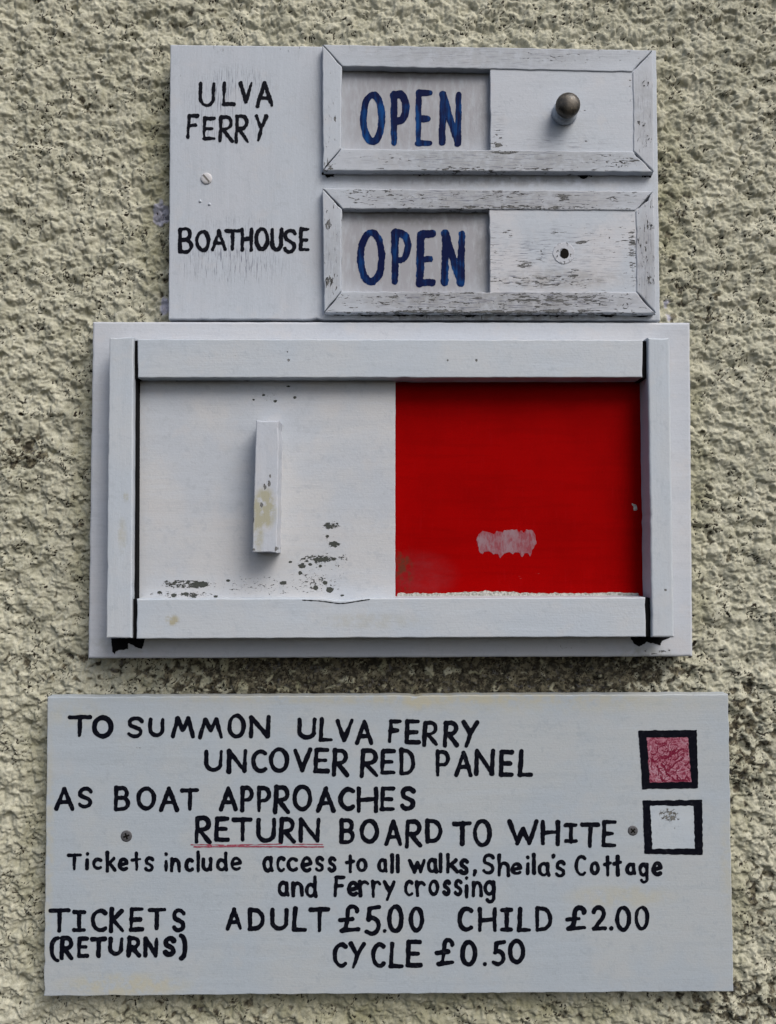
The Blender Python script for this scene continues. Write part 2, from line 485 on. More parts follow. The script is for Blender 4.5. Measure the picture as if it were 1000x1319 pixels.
# ------------------------------------------------------------------ flat painted shapes: a field of distances, cut by marching squares
def field_mesh(name, bbox, fn, h, mat, parent, cell=0.75, **kw):
    x0, y0, x1, y1 = bbox
    nx = int((x1 - x0) / cell) + 2; ny = int((y1 - y0) / cell) + 2
    gx = x0 + np.arange(nx) * cell; gy = y0 + np.arange(ny) * cell
    GX, GY = np.meshgrid(gx, gy)
    V = fn(GX, GY)                         # negative inside
    V[0, :] = np.maximum(V[0, :], 0.01); V[-1, :] = np.maximum(V[-1, :], 0.01); V[:, 0] = np.maximum(V[:, 0], 0.01); V[:, -1] = np.maximum(V[:, -1], 0.01)
    ins = V < 0
    cnt = ins[:-1, :-1].astype(int) + ins[:-1, 1:] + ins[1:, :-1] + ins[1:, 1:]
    verts = []; faces = []; vm = {}
    def vid(key, px, py):
        if key not in vm:
            vm[key] = len(verts); verts.append(P(px, py, h))
        return vm[key]
    for (j, i) in np.argwhere(cnt > 0):
        cs = [(j, i), (j, i + 1), (j + 1, i + 1), (j + 1, i)]
        poly = []
        for k in range(4):
            a = cs[k]; b = cs[(k + 1) % 4]
            va, vb = V[a], V[b]
            if va < 0: poly.append(vid((a,), gx[a[1]], gy[a[0]]))
            if (va < 0) != (vb < 0):
                t = va / (va - vb)
                key = (min(a, b), max(a, b))
                poly.append(vid(key, gx[a[1]] + (gx[b[1]] - gx[a[1]]) * t, gy[a[0]] + (gy[b[0]] - gy[a[0]]) * t))
        if len(poly) >= 3: faces.append(tuple(reversed(poly)))
    if not faces: return None
    return link_part(name, verts, faces, mat, parent, **kw)

def seg_dist(GX, GY, pts, r0, taper=None):
    """distance to a brush stroke along pts; r0 its half width"""
    best = np.full(GX.shape, 1e9)
    run = 0.0; tot = sum(math.dist(p, q) for p, q in zip(pts[:-1], pts[1:])) + 1e-9
    for (ax, ay), (bx, by) in zip(pts[:-1], pts[1:]):
        dx, dy = bx - ax, by - ay
        L2 = dx * dx + dy * dy + 1e-9
        t = np.clip(((GX - ax) * dx + (GY - ay) * dy) / L2, 0, 1)
        d = np.hypot(GX - ax - t * dx, GY - ay - t * dy)
        if taper is not None:
            L = math.sqrt(L2)
            u = (run + t * L) / tot
            d = d + r0 * (taper[0] * u + taper[1] * (u - 0.5) ** 2)
            run += L
        best = np.minimum(best, d)
    return best - r0

def poly_sdf(GX, GY, poly):
    d = np.full(GX.shape, 1e9); inside = np.zeros(GX.shape, bool)
    n = len(poly)
    for i in range(n):
        ax, ay = poly[i]; bx, by = poly[(i + 1) % n]
        d = np.minimum(d, seg_dist(GX, GY, [(ax, ay), (bx, by)], 0))
        c = ((ay > GY) != (by > GY)) & (GX < (bx - ax) * (GY - ay) / ((by - ay) if by != ay else 1e-9) + ax)
        inside ^= c
    return np.where(inside, -d, d)

def arc(cx, cy, rx, ry, a0, a1, n=14):
    return [(cx + rx * math.cos(R(a0 + (a1 - a0) * i / n)), cy + ry * math.sin(R(a0 + (a1 - a0) * i / n))) for i in range(n + 1)]

# strokes in a unit box, y downwards
G = {
 'A': [[(0, 1), (.5, 0)], [(.5, 0), (1, 1)], [(.20, .66), (.80, .66)]],
 'B': [[(.06, 0), (.02, 1)], [(.06, .02), (.55, 0)] + arc(.55, .24, .33, .23, -80, 90, 8) + [(.1, .47)], [(.1, .47), (.55, .47)] + arc(.55, .73, .43, .26, -80, 90, 8) + [(.02, 1)]],
 'C': [arc(.62, .5, .62, .5, -52, -308, 20)],
 'D': [[(.06, 0), (.06, 1)], [(.06, 0), (.35, .02)] + arc(.38, .5, .62, .48, -75, 75, 12) + [(.06, 1)]],
 'E': [[(.08, 0), (.0, 1)], [(.08, 0), (1, 0)], [(.05, .5), (.82, .5)], [(0, 1), (1, 1)]],
 'F': [[(.15, 0), (.0, 1)], [(.15, 0), (1, 0)], [(.08, .46), (.75, .44)]],
 'H': [[(0, 0), (0, 1)], [(1, 0), (1, 1)], [(0, .52), (1, .46)]],
 'I': [[(.5, 0), (.5, 1)], [(0, 0), (1, 0)], [(0, 1), (1, 1)]],
 'K': [[(.08, 0), (0, 1)], [(.92, .10), (.06, .56)], [(.16, .50), (1, 1)]],
 'L': [[(.12, 0), (0, 1)], [(0, 1), (1, 1)]],
 'M': [[(0, 1), (.24, 0)], [(.24, 0), (.50, .62)], [(.50, .62), (.76, 0)], [(.76, 0), (1, 1)]],
 'N': [[(0, 1), (.03, 0)], [(.03, 0), (.93, 1)], [(.93, 1), (1, 0)]],
 'O': [arc(.5, .5, .5, .5, -80, 285, 28)],
 'P': [[(.06, 0), (.06, 1)], [(.06, .02), (.5, 0)] + arc(.52, .28, .46, .27, -80, 90, 10) + [(.08, .56)]],
 'R': [[(.10, 0), (0, 1)], [(.08, .02), (.5, 0)] + arc(.50, .25, .44, .25, -80, 90, 10) + [(.10, .54)], [(.30, .54), (1, 1)]],
 'S': [arc(.56, .25, .44, .25, -22, -200, 12) + [(.20, .41), (.5, .50), (.82, .60)] + arc(.48, .76, .45, .24, -15, 155, 12)],
 'T': [[(0, .02), (1, 0)], [(.52, .02), (.5, 1)]],
 'U': [[(.02, 0), (0, .6)] + arc(.49, .62, .49, .38, 180, 20, 12) + [(.96, .5), (1, 0)]],
 'V': [[(0, 0), (.48, 1)], [(.48, 1), (1, 0)]],
 'W': [[(0, 0), (.30, 1)], [(.30, 1), (.50, .32)], [(.50, .32), (.74, 1)], [(.74, 1), (1, 0)]],
 'Y': [[(0, 0), (.50, .50)], [(1, 0), (.50, .50), (.20, 1)]],
 'a': [arc(.46, .5, .46, .5, -55, -320, 18), [(.86, 0), (.86, .65), (1, 1)]],
 'c': [arc(.58, .5, .58, .5, -50, -310, 16)],
 'd': [arc(.44, .70, .44, .30, -40, -330, 16), [(.90, 0), (.92, .7), (1, 1)]],
 'e': [[(.12, .58), (.88, .42)] + arc(.5, .42, .42, .42, 0, -150, 10) + arc(.52, .56, .52, .44, -170, -310, 10)],
 'g': [arc(.46, .30, .44, .30, -40, -330, 16), [(.92, .02), (.94, .76)] + arc(.55, .78, .40, .22, 0, 150, 8)],
 'h': [[(.05, 0), (.05, 1)], [(.07, .62)] + arc(.52, .62, .42, .22, -170, -10, 8) + [(.96, .7), (1, 1)]],
 'i': [[(.55, .42), (.45, 1)], [(.62, 0), (.60, .03)]],
 'k': [[(.10, 0), (.10, 1)], [(.88, .30), (.14, .66)], [(.34, .58), (1, .97)]],
 'l': [[(.5, 0), (.5, 1)]],
 'n': [[(.05, 0), (.05, 1)], [(.08, .45)] + arc(.52, .42, .42, .38, -165, -15, 8) + [(.95, .5), (1, 1)]],
 'o': [arc(.5, .5, .5, .5, -80, 285, 20)],
 'r': [[(.04, 0), (.14, 1)], [(.12, .48)] + arc(.60, .42, .48, .38, -165, -40, 8)],
 's': [arc(.58, .24, .42, .24, -25, -200, 10) + [(.24, .42), (.55, .5), (.84, .62)] + arc(.48, .76, .44, .24, -10, 160, 10)],
 't': [[(.52, 0), (.55, 1)], [(0, .40), (1, .32)]],
 'u': [[(.02, 0), (.02, .55)] + arc(.46, .58, .44, .40, 180, 20, 10) + [(.92, .5)], [(.93, 0), (1, 1)]],
 'w': [[(0, 0), (.33, 1)], [(.33, 1), (.56, .22)], [(.56, .22), (.76, 1)], [(.76, 1), (1, 0)]],
 'y': [[(0, 0), (.50, .48)], [(1, 0), (.30, 1)]],
 '(': [[(1, 0)] + arc(1.0, .5, 1.0, .5, -110, -250, 12) + [(1, 1)]],
 ')': [[(0, 0)] + arc(0, .5, 1.0, .5, -70, 70, 12) + [(.1, 1)]],
 '.': [[(.5, .45), (.5, .55)]],
 ',': [[(.8, 0), (.75, .35), (.1, 1)]],
 "'": [[(.8, 0), (.75, .35), (.1, 1)]],
 '£': [[(.95, .22)] + arc(.70, .22, .27, .21, -10, -180, 10) + [(.42, .55), (.32, .86), (.12, .97)], [(.0, .55), (.68, .50)], [(.10, .97), (.55, .93), (1, .90)]],
 '5': [[(.98, .0), (.22, .04)], [(.22, .04), (.14, .46)], [(.14, .46)] + arc(.42, .70, .54, .30, -105, 120, 14) + [(0, .93)]],
 '2': [arc(.46, .27, .46, .27, -165, 10, 10) + [(.80, .48), (.1, .98)], [(.06, .98), (1, .96)]],
 '0': [arc(.5, .5, .5, .5, -80, 285, 28)],
}

_ls = [100]
THICK = 1.17
def letters(specs, zoom, thick, h, mat, parent, text, colour, rough=0.30, jit=0.02):
    k = 0
    for wd in text.split():
        word(specs[k:k + len(wd)], zoom, thick, h, mat, parent, 'painted_word', f'{colour} painted {wd}', rough, jit)
        k += len(wd)
    assert k == len(specs), text

def word(specs, zoom, thick, h, mat, parent, name, label, rough=0.30, jit=0.02):
    """specs: 'X',x0,x1,y0,y1 outer boxes measured in an enlarged view; zoom = (ox, oy, scale) of that view; one painted line of writing"""
    allverts = []; allfaces = []
    out = None
    boxes = []
    for sp in specs:
        z = sp[5] if len(sp) > 5 else zoom
        tk = (sp[6] if len(sp) > 6 else thick)
        ch, x0, x1, y0, y1 = sp[:5]
        boxes.append((ch, z[0] + x0 / z[2], z[0] + x1 / z[2], z[1] + y0 / z[2], z[1] + y1 / z[2], tk))
    for (ch, x0, x1, y0, y1, tk) in boxes:
        _ls[0] += 1; sd = _ls[0]; big = 1.0 if h > 0.013 else 0.8
        rs = random.Random(sd)
        tk *= THICK if tk >= 5 else 1.04
        r = tk / 2
        bx0, bx1, by0, by1 = x0 + r * 0.95, x1 - r * 0.95, y0 + r * 0.95, y1 - r * 0.95
        if bx1 - bx0 < 0.5: m_ = (bx0 + bx1) / 2; bx0, bx1 = m_ - .25, m_ + .25
        if by1 - by0 < 0.5: m_ = (by0 + by1) / 2; by0, by1 = m_ - .25, m_ + .25
        strokes = []
        for st in G[ch]:
            rr_ = r * rs.uniform(0.92, 1.08)
            jx, jy = rs.uniform(-jit, jit), rs.uniform(-jit, jit)
            strokes.append(([(bx0 + (bx1 - bx0) * (a + jx), by0 + (by1 - by0) * (b + jy)) for a, b in st], rr_ * 1.03, (rs.uniform(-0.05, 0.28), rs.uniform(-0.3, 0.35))))
        def fn(GX, GY):
            V = np.full(GX.shape, 1e9)
            for pts, rr_, tp in strokes:
                V = np.minimum(V, seg_dist(GX, GY, pts, rr_, tp))
            return V + rough * vnoise(GX / 3.1, GY / 3.1, sd % 50) + (rough + 0.35) * vnoise(GX / 10, GY / 10, sd % 37)
        x_0, y_0, x_1, y_1 = x0 - 3, y0 - 3, x1 + 3, y1 + 3
        cell = 0.8
        nx = int((x_1 - x_0) / cell) + 2; ny = int((y_1 - y_0) / cell) + 2
        gx = x_0 + np.arange(nx) * cell; gy = y_0 + np.arange(ny) * cell
        GX, GY = np.meshgrid(gx, gy); V = fn(GX, GY)
        ins = V < 0
        cnt = ins[:-1, :-1].astype(int) + ins[:-1, 1:] + ins[1:, :-1] + ins[1:, 1:]
        vm = {}
        hh = h + rs.uniform(0, 0.00006)
        def vid(key, px, py):
            if key not in vm:
                vm[key] = len(allverts); allverts.append(P(px, py, hh))
            return vm[key]
        for (j, i) in np.argwhere(cnt > 0):
            cs = [(j, i), (j, i + 1), (j + 1, i + 1), (j + 1, i)]
            poly = []
            for k in range(4):
                a = cs[k]; b = cs[(k + 1) % 4]; va, vb = V[a], V[b]
                if va < 0: poly.append(vid((a,), gx[a[1]], gy[a[0]]))
                if (va < 0) != (vb < 0):
                    t = va / (va - vb)
                    poly.append(vid((min(a, b), max(a, b)), gx[a[1]] + (gx[b[1]] - gx[a[1]]) * t, gy[a[0]] + (gy[b[0]] - gy[a[0]]) * t))
            if len(poly) >= 3: allfaces.append(tuple(reversed(poly)))
    return link_part(name, allverts, allfaces, mat, parent, label=label)

def lathe(name, c, prof, mat, parent, seg=32, **kw):
    """prof: (radius, distance out from the wall) round an axis that points out of the wall"""
    verts = []; faces = []
    for (r, o) in prof:
        for k in range(seg):
            a = 2 * math.pi * k / seg
            verts.append((c.x + r * math.cos(a), c.y - o, c.z + r * math.sin(a)))
    n = len(prof)
    for i in range(n - 1):
        for k in range(seg):
            faces.append((i * seg + k, i * seg + (k + 1) % seg, (i + 1) * seg + (k + 1) % seg, (i + 1) * seg + k))
    faces.append(tuple(reversed(range(seg)))); faces.append(tuple((n - 1) * seg + k for k in range(seg)))
    o = link_part(name, verts, faces, mat, parent, smooth=True, **kw)
    bm_fix(o)
    return o

def screw(c, r, parent, head_mat, slot_mat, ang=40, cross=False, proud=0.0012, label=None):
    hd = lathe('screw', c, [(r, -0.001), (r, proud * .4), (r * .88, proud * .85), (r * .5, proud), (0.0001, proud)], head_mat, parent, 24, label=label)
    for a in ([ang, ang + 90] if cross else [ang]):
        dx, dz = math.cos(R(a)), math.sin(R(a))
        l_, w_ = r * (0.55 if cross else 0.8), r * 0.15
        y = c.y - proud - 0.0001 - (0.00005 if a != ang else 0)
        q = [(c.x + sx * l_ * dx - sy * w_ * dz, y, c.z + sx * l_ * dz + sy * w_ * dx) for sx, sy in ((-1, -1), (1, -1), (1, 1), (-1, 1))]
        b = [(x, y + 0.0003, z) for x, _, z in q]
        link_part('slot', q + b, [(0, 1, 2, 3), (7, 6, 5, 4), (0, 4, 5, 1), (1, 5, 6, 2), (2, 6, 7, 3), (3, 7, 4, 0)], slot_mat, hd)
    return hd

# ================================================================== 1. the upper status board
H1 = 0.014
top = thing('status_board', P(533, 412, 0.0), 'upper white board with two OPEN frames, marked ULVA FERRY and BOATHOUSE', 'sign')
m_top = painted_wood('upper_board_paint', 'z', h=H1, thr=0.765, chip_sc=(75, 900),
    chips=[(275, 60, 70, 16, 0.13), (370, 60, 60, 14, 0.12), (230, 92, 14, 30, 0.10), (290, 345, 95, 22, 0.06), (245, 395, 30, 20, 0.05),
           (640, 232, 260, 9, 0.10), (640, 408, 260, 8, 0.16), (320, 410, 120, 4, 0.1)],
    streaks=[(310, 112, 55, 40, 0.75), (270, 130, 45, 60, 0.45), (300, 165, 60, 30, 0.5), (300, 340, 95, 34, 0.95), (300, 290, 80, 22, 0.4), (690, 62, 150, 8, .3)],
    stains=[(535, 93, 120, 13, 0.7), (535, 278, 120, 18, 0.75), (625, 140, 10, 70, .4), (622, 330, 14, 70, .5), (640, 232, 260, 12, .5), (640, 408, 260, 8, 0.8)], stain_col=(0.20, 0.20, 0.20), seed=1.0, mott=0.5, wash=[(535, 140, 175, 110, 1.0), (535, 320, 175, 110, 1.2)])  # recess stains: dirt along the tops, cover-edge shade painted in at the right
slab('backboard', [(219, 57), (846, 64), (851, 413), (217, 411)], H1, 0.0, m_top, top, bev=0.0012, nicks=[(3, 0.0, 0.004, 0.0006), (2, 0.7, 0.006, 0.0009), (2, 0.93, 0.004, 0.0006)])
HF = 0.0215
m_sl1 = painted_wood('upper_slide_paint', 'x', h=0.019, thr=0.775, chips=[(640, 175, 14, 22, 0.2), (650, 188, 60, 6, .15), (765, 182, 30, 9, 0.16), (752, 141, 10, 8, 0.16), (650, 118, 12, 12, 0.1), (812, 130, 4, 60, .16), (690, 141, 20, 8, .1), (725, 92, 90, 3, .12)], streaks=[(725, 185, 95, 12, .7), (640, 160, 14, 40, .6)], seed=2.0, chip_sc=(160, 420))
m_sl2 = painted_wood('lower_slide_paint', 'x', h=0.019, thr=0.685, chips=[(790, 310, 60, 30, 0.055), (722, 299, 16, 6, 0.16), (676, 341, 16, 8, 0.18), (700, 362, 90, 12, 0.14), (655, 300, 10, 6, .13), (700, 330, 25, 12, .08), (748, 313, 10, 5, .18), (635, 330, 7, 50, 0.10), (815, 330, 8, 60, .13), (740, 352, 10, 8, .12)], streaks=[(725, 335, 110, 60, 0.75), (700, 362, 90, 16, .8), (690, 322, 30, 20, .8), (640, 320, 14, 60, .6)], stains=[(720, 360, 110, 18, .6)], stain_col=(.30, .29, .28),
                     seed=3.3, chip_sc=(110, 640), warm=(0.60, 0.57, 0.57), fine=0.22)
def frame_mats(tag, thr, seed, ch, fine):
    stk = [(640, 66, 240, 30, .5), (640, 206, 240, 20, .75), (830, 140, 20, 70, .5)] if tag == 'upper' else [(640, 256, 240, 22, .75), (640, 388, 240, 22, 0.95), (832, 330, 20, 70, .6), (428, 330, 16, 70, .4)]
    return {ax: painted_wood(f'{tag}_moulding_paint_{ax}', ax, h=HF, streaks=stk, stains=[(k[0], k[1], k[2], k[3], k[4] * .55) for k in stk], stain_col=(0.20, 0.198, 0.19), wash=[(k[0], k[1], k[2] * 1.1, k[3] * 1.4, k[4] * (.35 if tag == 'upper' else .6)) for k in stk], thr=thr, chips=ch, seed=seed + (0 if ax == 'x' else 5), chip_sc=(130, 560), fine=fine) for ax in 'xz'}
f1m = frame_mats('upper', 0.685, 4.1, [(735, 75, 100, 12, .05), (790, 205, 60, 14, .09), (650, 196, 26, 4, 0.2), (420, 214, 14, 10, 0.15), (640, 218, 200, 5, .13), (835, 190, 8, 40, .08), (828, 106, 6, 6, .1), (823, 160, 5, 8, .13), (427, 165, 12, 60, .06), (520, 206, 60, 10, .07)], 0.2)
f2m = frame_mats('lower', 0.640, 6.3, [(560, 386, 160, 20, 0.05), (720, 385, 100, 14, 0.11), (720, 402, 130, 6, 0.14), (560, 402, 150, 4, .15), (830, 320, 8, 60, 0.03), (726, 254, 14, 7, 0.17), (790, 256, 12, 5, .14), (640, 267, 200, 4, .10), (423, 290, 5, 10, .2), (424, 362, 6, 10, .2), (838, 360, 5, 9, .15), (838, 292, 5, 9, .15), (490, 248, 70, 10, .06), (650, 250, 50, 8, .07)], 0.28)
def moulding(quad, mats, ax, hf):
    slab('frame_strip', quad, hf, H1, mats[ax], top, bev=0.0010, wob=0.0004, step=0.0045)
def frame(o, i, mats):
    e = 0.35
    (a, b, c, d), (p, q, r, s_) = o, i
    moulding([a, b, (q[0] - e, q[1]), (p[0] + e, p[1])], mats, 'x', HF)
    moulding([(q[0] + e, q[1] + e), (b[0] + e * 1.5, b[1] + e), (c[0] + e, c[1] - e), (r[0] + e, r[1] - e)], mats, 'z', HF - 0.0002)
    moulding([(s_[0] + e, s_[1]), (r[0] - e, r[1]), (c[0] - e, c[1] + e), (d[0] + e, d[1] + e)], mats, 'x', HF + 0.0001)
    moulding([(a[0] - e, a[1] + e), (p[0] - e, p[1] + e), (s_[0] - e, s_[1] - e), (d[0] - e, d[1] - e)], mats, 'z', HF - 0.0003)
frame([(415.5, 57), (841, 64), (842.5, 221), (416.5, 219)], [(441, 85), (815, 92), (816, 194.5), (439.5, 191)], f1m)
frame([(415.5, 242), (842, 246), (845, 403), (418, 402)], [(441, 268.5), (819, 271), (820, 376), (440, 375)], f2m)
# the two covers that slide inside the frames
sl_lab = 'painted cover slid to the right half of its frame'
c1 = slab('sliding_cover', [(631.5, 86), (819, 86), (820, 198), (632, 198)], 0.0205, H1 + 0.0008, m_sl1, top, bev=0.0007, label='upper sliding cover with a dark round knob')
c2 = slab('sliding_cover', [(630.5, 264), (823, 264), (824, 380), (631.5, 380)], 0.0205, H1 + 0.0008, m_sl2, top, bev=0.0007, wob=0.0004, step=0.004, label='lower sliding cover, knob missing and paint peeling')
M['lav'] = painted_wood('lavender_paint_plain', 'x', thr=0.95, seed=9)
k0 = P(728.0, 144.5, 0.022)
kc = Vector((k0.x, -0.0205, k0.z))
col_ = lathe('collar', kc, [(0.0113, 0), (0.0112, 0.0026), (0.0104, 0.0046), (0.0094, 0.0058), (0.0086, 0.0066), (0.0074, 0.0090), (0.004, 0.0095)], painted_wood('collar_paint', 'x', thr=0.70, chip_sc=(300, 500), h=0.025, fine=0.2), c1)
s = NT('tarnished_bronze')
a = s.noise((130, 130, 130), 4, 0.65)
b = s.noise((700, 700, 700), 3, 0.6)
cc = s.mix(s.ramp(a, 0.40, 0.62), (0.034, 0.031, 0.027), (0.085, 0.074, 0.060))
cc = s.mix(s.ramp(b, 0.60, 0.72), cc, (0.20, 0.17, 0.12))
s.b.inputs['Metallic'].default_value = 0.35
m_kn = s.done(cc, s.ramp(a, 0.3, 0.7, 0.30, 0.52), s.bump(b, 0.0003, 0.5), 0.5)
kb = P(731, 136.5, 0.040)
rr = 0.0100
lathe('knob', Vector((kc.x, kc.y, kc.z)), [(0.0070, 0.0070), (0.0084, 0.0078), (0.0098, 0.0094), (0.0106, 0.0114), (0.0108, 0.0132), (0.0105, 0.0152), (0.0093, 0.0173), (0.0070, 0.0188), (0.0038, 0.0197), (0.0001, 0.0200)], m_kn, c1, 40)
# washer mark and screw hole in the lower cover
hc = P(726.5, 326, 0.0206)
seg = 28
def ring_mesh(c, r0, r1, o0, seg=28, seed=1):
    vs = []; fs = []
    for r, oo in ((r1, 0), (r1 * 0.95, o0), (r0, o0), (r0 * 0.95, -0.0003)):
        for k in range(seg):
            a = 2 * math.pi * k / seg
            rr_ = r * (1 + 0.04 * edge_noise(k * 0.6 + r * 300, seed))
            vs.append((c.x + rr_ * math.cos(a), c.y - oo, c.z + rr_ * math.sin(a)))
    for i in range(3):
        for k in range(seg):
            fs.append((i * seg + k, i * seg + (k + 1) % seg, (i + 1) * seg + (k + 1) % seg, (i + 1) * seg + k))
    return vs, fs
vs, fs = ring_mesh(hc, 0.0043, 0.0098, 0.0004)
o = link_part('washer_mark', vs, fs, painted_wood('washer_mark_paint', 'x', base=(0.46, 0.485, 0.535), thr=0.60, chip_sc=(300, 300), h=.02), c2, label='pale round mark left by the missing knob')
bm_fix(o)
def blobfn(cx, cy, rx, ry, seed, amp=1.2, wl=4.0):
    def fn(GX, GY):
        d = np.hypot((GX - cx) / rx, (GY - cy) / ry)
        return (d - 1) * min(rx, ry) + amp * vnoise(GX / wl, GY / wl, seed) + 0.5 * amp * vnoise(GX / (wl * .4), GY / (wl * .4), seed + 1)
    return fn
field_mesh('screw_hole', (714, 312, 742, 340), blobfn(727.5, 326.5, 5.6, 6.6, 41, 0.5), 0.0211, M['hole'], c2, 0.6)
s1 = screw(P(266, 230, H1), 0.0052, top, painted_wood('painted_screw', 'x', base=(0.54, 0.53, 0.54), thr=0.74, chip_sc=(400, 400), h=H1), simple('screw_slot_dirt', (0.16, 0.15, 0.14)), 130, label='round screw head painted over, slotted')
for (bx, by) in ((258, 259), (270, 263), (432, 226)):
    lathe('paint_bump', P(bx, by, H1), [(0.0016, -0.0004), (0.0013, 0.0004), (0.0001, 0.0007)], M['lav'], top, 12)
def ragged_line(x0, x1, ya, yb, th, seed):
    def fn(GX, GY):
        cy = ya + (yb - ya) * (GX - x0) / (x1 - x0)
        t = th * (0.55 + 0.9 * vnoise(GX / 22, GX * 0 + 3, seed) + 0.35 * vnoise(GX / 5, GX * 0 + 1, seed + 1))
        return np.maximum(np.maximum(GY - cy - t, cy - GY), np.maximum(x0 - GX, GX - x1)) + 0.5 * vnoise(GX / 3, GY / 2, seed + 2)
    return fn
field_mesh('black_line', (416, 398, 848, 412), ragged_line(419, 845, 403.5, 404.5, 4.2, 151), H1 + 0.0002, M['mould'], top, 0.8, label='black mould line under the lower frame')
field_mesh('black_line', (416, 216, 848, 230), ragged_line(419, 841, 220.5, 222.5, 2.2, 161), H1 + 0.0002, M['mould'], top, 0.8, label='thin black line under the upper frame')  # thin ragged black line along the frame's lower edge
def ring_fn(cx, cy, r, t, seed):
    return lambda GX, GY: np.abs(np.hypot(GX - cx, GY - cy) - r) - t + 1.0 * vnoise(GX / 3, GY / 3, seed)
for i, (x, y, r) in enumerate(((832, 107, 3.6), (829, 159, 2.2), (834, 177, 2.6), (423, 289, 3.4), (424, 361, 4.2), (837.5, 292, 3.2), (838, 361, 4.0), (806, 394, 3.4), (647, 394, 3.2), (798, 211, 4.0))):
    field_mesh('nail_mark', (x - 8, y - 8, x + 8, y + 8), ring_fn(x, y, r, 0.25, 170 + i), HF + 0.0003, M['grimy'], top, 0.5)
# writing
LH = H1 + 0.00018
zA = (225, 90, 7.143)
letters([('U', 222, 378, 105, 338), ('L', 432, 558, 108, 328), ('V', 593, 725, 106, 308), ('A', 742, 912, 106, 345)], zA, 4.65, LH, M['black_paint'], top, 'ULVA', 'black', 0.5)
letters([('F', 107, 228, 408, 632), ('E', 253, 378, 425, 648), ('R', 400, 545, 408, 665), ('R', 548, 690, 408, 672), ('Y', 738, 858, 408, 660)], zA, 4.65, LH, M['black_paint'], top, 'FERRY', 'black', 0.5)
zB = (225, 280, 5.556)
letters([('B', 22, 133, 70, 258), ('O', 148, 258, 85, 245), ('A', 260, 375, 84, 240), ('T', 355, 472, 80, 237), ('H', 473, 560, 70, 243), ('O', 573, 680, 70, 243), ('U', 685, 778, 72, 245), ('S', 772, 878, 82, 258), ('E', 890, 970, 70, 245)], zB, 4.7, LH, M['black_paint'], top, 'BOATHOUSE', 'black', 0.5)
zC = (400, 40, 4.1667)
letters([('O', 268, 403, 320, 608), ('P', 428, 533, 316, 612), ('E', 560, 660, 316, 615), ('N', 690, 815, 316, 615)], zC, 7.6, LH, M['blue_paint'], top, 'OPEN', 'blue', 0.35)
zD = (400, 225, 4.1667)
letters([('O', 252, 405, 292, 595), ('P', 430, 545, 295, 598), ('E', 570, 675, 298, 600), ('N', 703, 832, 298, 598)], zD, 8.2, LH, M['blue_paint'], top, 'OPEN', 'blue', 0.6)
# black grime at the frame corners
for (x, y, rx, ry, sd) in ((424, 223.5, 9, 4.5, 51), (539, 223, 6.5, 3, 52), (752, 226, 8, 3.5, 53), (833, 224.5, 9, 3.5, 57)):
    field_mesh('grime_spot', (x - 20, y - 10, x + 20, y + 10), blobfn(x, y, rx, ry, sd, 1.6), LH + 0.0001, M['mould'], top, 0.7)

# ================================================================== 2. the signal board with the sliding panel
H2 = 0.016; HR = 0.040; HS = 0.041
sig = thing('signal_board', P(503, 848, 0.0), 'large white framed board with a red panel half covered by a white slide', 'signal board')
m_back = painted_wood('signal_board_paint', 'x', h=H2, base=(0.485, 0.518, 0.575), warm=(0.535, 0.54, 0.56), thr=0.80, chips=[(370, 833, 70, 6, 0.12), (730, 833, 30, 5, 0.2), (500, 845, 400, 3, 0.10), (850, 840, 50, 8, 0.12), (885, 640, 6, 200, .05), (265, 424, 10, 6, .12), (840, 836, 40, 12, .08)],
    stains=[(830, 845, 50, 16, 0.5), (160, 830, 60, 20, 0.3)], stain_col=(0.25, 0.26, 0.20), seed=12.0, chip_sc=(220, 420))
slab('backboard', [(119, 414), (889.5, 415), (893, 846), (113, 848.5)], H2, 0.0, m_back, sig, bev=0.0022)
slab('red_panel', [(505, 484), (838, 484), (840, 776), (505, 776)], H2 + 0.0020, H2 + 0.0003, M['red'], sig, bev=0.0003)
m_panel = painted_wood('sliding_panel_paint', 'x', h=0.026, base=(0.465, 0.50, 0.55), warm=(0.53, 0.535, 0.545), thr=0.76, mott=0.8,
    chips=[(240, 752, 50, 9, 0.29), (225, 766, 50, 7, 0.19), (262, 766, 30, 5, 0.15), (256, 754, 14, 6, .14), (405, 720, 42, 7, 0.20), (389, 729, 7, 5, 0.4), (413, 721, 10, 3, .3), (365, 751, 5.5, 3, 0.5), (425, 760, 6, 5, 0.5), (407, 757, 4, 3.5, 0.5), (419, 750.5, 4, 3, .5), (387, 738, 3.5, 3.5, .45), (400, 727, 3.5, 2.5, .45), (413, 729, 3, 2.5, .45), (374, 724, 3.5, 2, .45), (294, 748, 3.5, 2.5, .42), (224, 767, 4, 3, .45), (240, 765, 4, 3, .45), (250, 770, 3.5, 2.5, .45), (278, 768, 4, 2.5, .4), (206, 763, 4, 2.5, .4), (441, 767, 4, 2, .45),
           (427, 677, 16, 7, 0.28), (431, 701, 10, 6, 0.33), (422, 691, 4, 3, 0.35), (444, 718, 9, 6, .19), (428, 690, 20, 30, .06), (350, 754, 110, 22, .14), (420, 738, 44, 44, .11),
           (345, 510, 28, 9, .13), (355, 517, 4, 3, .4), (380, 512, 3.5, 2.5, .4), (372, 498, 4, 2, .4), (340, 509, 3, 2, .4), (327, 515, 3, 2, .35)],
    seed=14.0, chip_sc=(330, 620), grain=0.3, chipcol=(0.020, 0.022, 0.020), fine=0.35)
pan = slab('sliding_panel', [(175.5, 484), (509.5, 484), (509.5, 776), (173.5, 776)], 0.0265, H2 + 0.0035, m_panel, sig, bev=0.0006, wob=0.0002, label='white painted sliding panel covering the left half')
HH = 0.0500
